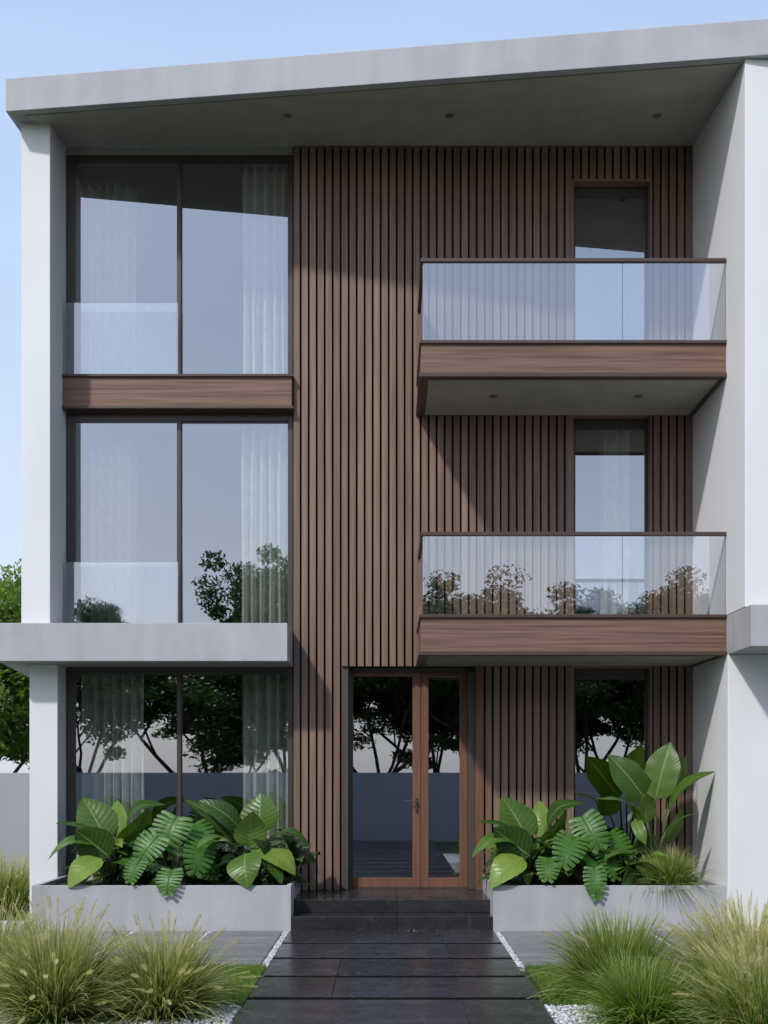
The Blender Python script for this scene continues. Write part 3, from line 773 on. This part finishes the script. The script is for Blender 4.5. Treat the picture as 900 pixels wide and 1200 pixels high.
M['under'] = m_leaf('undergrowth_leaf', [(0,(0.015,0.040,0.007)),(1,(0.045,0.092,0.016))], 0.42, 0.12, True, veincol=(0.10,0.17,0.05), bstr=0.15, spec=0.3)
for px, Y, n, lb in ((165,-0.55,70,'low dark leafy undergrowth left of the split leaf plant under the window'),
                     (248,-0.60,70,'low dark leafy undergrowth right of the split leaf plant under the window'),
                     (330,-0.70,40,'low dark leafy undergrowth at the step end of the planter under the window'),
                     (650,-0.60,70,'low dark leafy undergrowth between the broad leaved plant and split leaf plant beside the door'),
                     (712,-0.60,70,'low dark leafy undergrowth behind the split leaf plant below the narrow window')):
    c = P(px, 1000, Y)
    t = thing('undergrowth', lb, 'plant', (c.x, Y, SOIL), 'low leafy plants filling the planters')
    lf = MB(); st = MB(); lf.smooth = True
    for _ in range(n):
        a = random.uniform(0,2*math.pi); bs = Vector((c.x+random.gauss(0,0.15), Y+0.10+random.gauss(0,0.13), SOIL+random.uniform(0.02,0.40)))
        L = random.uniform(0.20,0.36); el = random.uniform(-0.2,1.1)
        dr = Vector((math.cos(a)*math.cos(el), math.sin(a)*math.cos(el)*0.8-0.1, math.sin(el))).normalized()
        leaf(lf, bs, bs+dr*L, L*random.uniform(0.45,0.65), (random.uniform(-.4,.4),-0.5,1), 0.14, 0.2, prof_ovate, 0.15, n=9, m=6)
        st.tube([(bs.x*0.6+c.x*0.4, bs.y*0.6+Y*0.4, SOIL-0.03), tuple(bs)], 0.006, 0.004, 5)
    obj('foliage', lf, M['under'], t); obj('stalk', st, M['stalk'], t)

# ------------------------------------------------------------------ ornamental grasses
def blades(mb, n, c, L, spread, w0=0.0035, r0=0.12, lean=(0,0), droop=1.25, seg=7):
    for _ in range(n):
        a = random.uniform(0,2*math.pi); rr = r0*math.sqrt(random.random())
        th = abs(random.gauss(0, spread)); th = min(th, 1.35)
        l = L*random.uniform(0.55,1.12)
        aa = a+random.gauss(0,0.5); dh = Vector((math.cos(aa)+lean[0], math.sin(aa)+lean[1], 0)); dh.normalize()
        p = Vector((c[0]+rr*math.cos(a), c[1]+rr*math.sin(a), c[2]))
        perp = Vector((-dh.y, dh.x, 0)); tw = random.uniform(-0.9,0.9); ww = w0*random.uniform(0.6,1.3)
        b = len(mb.v); ds = l/seg; g = droop*random.uniform(0.5,1.3)
        for i in range(seg+1):
            t = i/seg; ang = th+g*t*t*(0.25+0.75*math.sin(min(th,1.2)))
            if i: p = p+(dh*math.sin(ang)+Vector((0,0,math.cos(ang))))*ds
            wt = ww*(1-t)**0.5*(0.6+0.4*min(1,t*4)) if i < seg else 0.0003
            s = (perp*math.cos(tw)+Vector((dh.x*math.cos(ang), dh.y*math.cos(ang), -math.sin(ang)))*math.sin(tw))*wt
            mb.v += [tuple(p-s), tuple(p+s)]
        for i in range(seg):
            q = b+2*i; t0, t1 = i/seg, (i+1)/seg; mb.face([q,q+1,q+3,q+2], [(0,t0),(1,t0),(1,t1),(0,t1)])
def plumes(mb, n, c, L, spread, lean=(0,0), plen=0.13, pr=0.020, r0=0.14):
    for _ in range(n):
        a = random.uniform(0,2*math.pi); th = min(abs(random.gauss(0,spread)),1.2); l = L*random.uniform(0.75,1.1)
        dh = Vector((math.cos(a)+lean[0], math.sin(a)+lean[1], 0)).normalized()
        p = Vector((c[0]+r0*random.uniform(0,1)*math.cos(a), c[1]+r0*random.uniform(0,1)*math.sin(a), c[2])); pts = [p.copy()]
        for i in range(1,8):
            ang = th+0.75*(i/7)**2*math.sin(th+0.3); p = p+(dh*math.sin(ang)+Vector((0,0,math.cos(ang))))*(l/7); pts.append(p.copy())
        mb.tube(pts, 0.0016, 0.0010, 4, False)
        d = (pts[-1]-pts[-2]).normalized(); pl = plen*random.uniform(0.7,1.2); u = d.orthogonal().normalized(); v = d.cross(u)
        for k in range(130):
            t = random.random(); q = pts[-1]+d*(pl*(t-0.75)); rad = pr*math.sin(math.pi*min(1,0.12+0.88*t))**0.6
            f = random.uniform(0,2*math.pi); o = u*math.cos(f)+v*math.sin(f)
            e = q+o*rad+d*(pl*0.16); sd = (d.cross(o))*0.0011; b = len(mb.v)
            mb.v += [tuple(q-sd), tuple(q+sd), tuple(e)]; mb.face([b,b+1,b+2])
def grass_clump(loc, label, L, spread, nb, npl, bmat='blade', w0=0.0052, r0=0.14, lean=(0,0), extra=None, plen=0.13, pL=1.1):
    t = thing('fountain_grass', label, 'ornamental grass', loc, 'ornamental grasses in the garden beds')
    f = MB(); blades(f, nb, loc, L, spread, w0, r0, lean); obj('foliage', f, M[bmat], t)
    if extra:
        e = MB(); blades(e, extra[0], loc, L*extra[1], spread*0.95, w0*0.8, r0, lean); obj('dry_foliage', e, M['blade_straw'], t)
    if npl:
        p = MB(); plumes(p, npl, loc, L*pL, spread*0.85, lean, plen); obj('plume', p, M['plume'], t)
grass_clump((-2.32,-5.45,-0.02), 'large seeding grass clump with pale plumes, leftmost in the front left bed', 0.70, 0.66, 1700, 95, extra=(750,1.02), r0=0.2)
grass_clump((-1.58,-5.35,-0.02), 'seeding grass clump with pale plumes, next to the path and planter in the left bed', 0.60, 0.64, 1500, 80, extra=(700,1.02), lean=(0.15,0), r0=0.16)
grass_clump((-3.05,-4.6,-0.02), 'grass clump mostly cut off by the left edge of the photo', 0.72, 0.6, 900, 20, extra=(300,1.0))
grass_clump((1.74,-4.75,-0.02), 'arching green and straw grass clump beside the path in the right bed', 0.66, 0.62, 1900, 16, bmat='blade_green', extra=(420,1.04), r0=0.17)
grass_clump((1.72,-5.62,-0.02), 'low bright green grass clump at the bottom edge, right of the path', 0.48, 0.66, 1900, 0, bmat='blade_green', extra=(120,1.0), r0=0.15)
grass_clump((2.62,-5.10,-0.02), 'feathery straw coloured grass clump in front of the white wall', 0.68, 0.50, 1000, 190, bmat='blade', extra=(1500,1.0), r0=0.32, plen=0.20)
grass_clump((2.45,-5.9,-0.02), 'soft straw and green grass clump in the bottom right corner', 0.58, 0.56, 1200, 80, bmat='blade_green', extra=(1000,1.02), r0=0.26, plen=0.16)
grass_clump((-4.72,0.45,-0.02), 'yellowish grass clump behind the kerb beside the white column', 0.72, 0.5, 900, 14, extra=(500,1.0), r0=0.25)
grass_clump((-5.4,0.9,-0.02), 'yellowish grass clump behind the kerb, farther from the white column', 0.72, 0.5, 700, 12, extra=(400,1.0), r0=0.25)
gt = thing('grass_tuft', 'small spiky yellow green grass in the planter corner by the white wall', 'ornamental grass', (P(786,1030,-1.08).x,-1.08,SOIL-0.01), 'ornamental grasses in the garden beds')
f = MB(); blades(f, 1100, (P(786,1030,-1.08).x,-1.08,SOIL-0.01), 0.48, 0.78, 0.0045, 0.09); obj('foliage', f, M['blade_green'], gt)
f = MB(); blades(f, 350, (P(786,1030,-1.08).x,-1.08,SOIL-0.01), 0.50, 0.62, 0.004, 0.09); obj('dry_foliage', f, M['blade_straw'], gt)

# ------------------------------------------------------------------ trees
def make_tree(seed, H, trunk_h, crown_r, lmat, label, leaves=260, size=0.064, group=None, extra=0.5):
    rnd = random.Random(seed); r2 = np.random.default_rng(seed)
    t = thing('tree', label, 'tree', (0,0,0), group)
    tb = MB(); tb.smooth = True; ends = []
    def grow(p, d, L, r, depth):
        pts = [p.copy()]; q = p.copy(); dd = d.copy(); n = 4
        for i in range(n):
            dd = (dd+Vector((rnd.gauss(0,.16), rnd.gauss(0,.16), rnd.gauss(0.03,.10)))).normalized(); q = q+dd*(L/n); pts.append(q.copy())
        tb.tube(pts, r, r*0.62, 7 if depth < 2 else 5)
        if depth >= 2: ends.append(pts[3])
        if depth >= 3:
            ends.append(q); ends.append(pts[2]); return
        k = rnd.choice((3,3,4)) if depth else rnd.choice((4,5))
        for j in range(k):
            a = 2*math.pi*(j+rnd.random()*0.7)/k; tilt = rnd.uniform(0.55,1.15)
            e = Vector((math.cos(a)*math.sin(tilt), math.sin(a)*math.sin(tilt), math.cos(tilt)*0.8))
            nd = (dd*0.45+e).normalized(); st_ = pts[-1] if j < 2 else pts[-2]
            grow(st_, nd, L*rnd.uniform(0.55,0.78) if depth else crown_r*rnd.uniform(0.55,0.8), r*rnd.uniform(0.42,0.58), depth+1)
    grow(Vector((0,0,-0.1)), Vector((rnd.gauss(0,.05),rnd.gauss(0,.05),1)).normalized(), trunk_h, 0.10*H/7, 0)
    ends += [e+Vector((rnd.gauss(0,.45),rnd.gauss(0,.45),rnd.gauss(-.25,.40))) for e in rnd.sample(ends, int(len(ends)*extra))]
    E = np.array([tuple(e) for e in ends]); E = E[E[:,2] > trunk_h*1.15]
    # fit the crown to the wanted height
    zs = (H-trunk_h)/max(0.1, E[:,2].max()-trunk_h)
    fit = lambda V: np.stack([V[:,0], V[:,1], np.where(V[:,2] > trunk_h, trunk_h+(V[:,2]-trunk_h)*zs, V[:,2])],1)
    tb.v = [tuple(x) for x in fit(np.array(tb.v))]; E = fit(E)
    obj('trunk', tb, M['bark'], t)
    n = leaves; C = np.repeat(E, n, 0); m = len(C)
    cr = np.repeat(r2.uniform(0.25,0.55,len(E)), n)
    dv = r2.normal(size=(m,3)); dv /= np.linalg.norm(dv,axis=1)[:,None]
    pos = C+dv*(cr*r2.uniform(0.15,1,m)**0.6)[:,None]*np.array([1.15,1.15,0.75])
    u = r2.normal(size=(m,3)); u /= np.linalg.norm(u,axis=1)[:,None]
    v = np.cross(u, r2.normal(size=(m,3))); v /= np.linalg.norm(v,axis=1)[:,None]
    s = size*r2.uniform(0.6,1.3,m)[:,None]
    V = np.stack([pos-u*s, pos+v*s*0.48, pos+u*s, pos-v*s*0.48],1).reshape(-1,3)
    me = np_mesh('crown', V, np.arange(m*4).reshape(m,4), lmat)
    o = bpy.data.objects.new('crown', me); COL.objects.link(o); o.parent = t
    return t
GT = 'trees beyond the boundary wall mirrored in the glass'
tA = make_tree(11, 7.0, 1.5, 2.7, M['tree_leaf'], 'tallest dark tree mirrored in the right pane of the middle window', group=GT, leaves=230)
tB = make_tree(23, 6.6, 1.7, 2.5, M['tree_leaf'], 'dense dark tree mirrored in the glazed door', group=GT, leaves=230)
tC = make_tree(37, 7.0, 1.5, 2.5, M['tree_leaf'], 'dark tree mirrored in the lower balcony glass', group=GT, leaves=170)
tA.location = (-2.9,-17.6,0); tA.scale = (0.95,0.95,1.08)
tB.location = (-0.4,-17.2,0); tB.scale = (1.15,1.15,0.95)
tC.location = (2.9,-17.8,0); tC.scale = (1.15,1.15,0.95)
for src, x, y, rz, s, lb in ((tB,-8.7,-17.4,70,(1.0,1.0,0.97),'dark tree mirrored at the left edge of the middle window'),
                         (tC,-5.9,-17.3,150,(1.3,1.3,0.76),'low wide dark tree mirrored in the middle of the ground floor window'),
                         (tA,5.6,-17.6,200,(1.1,1.1,0.86),'dark tree mirrored in the narrow window by the paddle plant'),
                         (tB,8.3,-17.2,300,(1.1,1.1,0.98),'dark tree mirrored at the wall end of the lower balcony glass'),
                         (tA,1.3,-20.6,40,(1.2,1.2,0.86),'dark back row tree mirrored low in the left half of lower balcony glass'),
                         (tB,4.5,-20.9,110,(1.2,1.2,0.88),'dark back row tree mirrored low in the middle of lower balcony glass'),
                         (tA,7.2,-20.5,260,(1.1,1.1,0.78),'lowest back row tree mirrored near the wall end of lower balcony glass'),
                         (tC,-12.2,-17.6,20,(1.1,1.1,0.95),'dark tree beyond the boundary wall, far along its left stretch'),
                         (tA,12.0,-17.6,120,(1.1,1.1,0.95),'dark tree beyond the boundary wall, far along its right stretch')):
    c = copy_tree(src); c.location = (x,y,0); c.rotation_euler = (0,0,R(rz)); c.scale = s; c['label'] = lb
GL = 'trees behind the house'
tD = make_tree(51, 6.0, 1.3, 2.0, M['light_leaf'], 'bright green leafy tree over the garden wall at the far left edge', leaves=120, size=0.075, group=GL)
tD.location = (-8.9,8.6,0)
c = copy_tree(tD); c.location = (-6.2,10.5,0); c.rotation_euler = (0,0,R(130)); c.scale = (0.9,0.9,0.72); c['label'] = 'lower green tree seen between the garden wall and the white column'
c = copy_tree(tD); c.location = (-11.8,10.0,0); c.rotation_euler = (0,0,R(250)); c['label'] = 'green tree standing just outside the left edge of the photo'
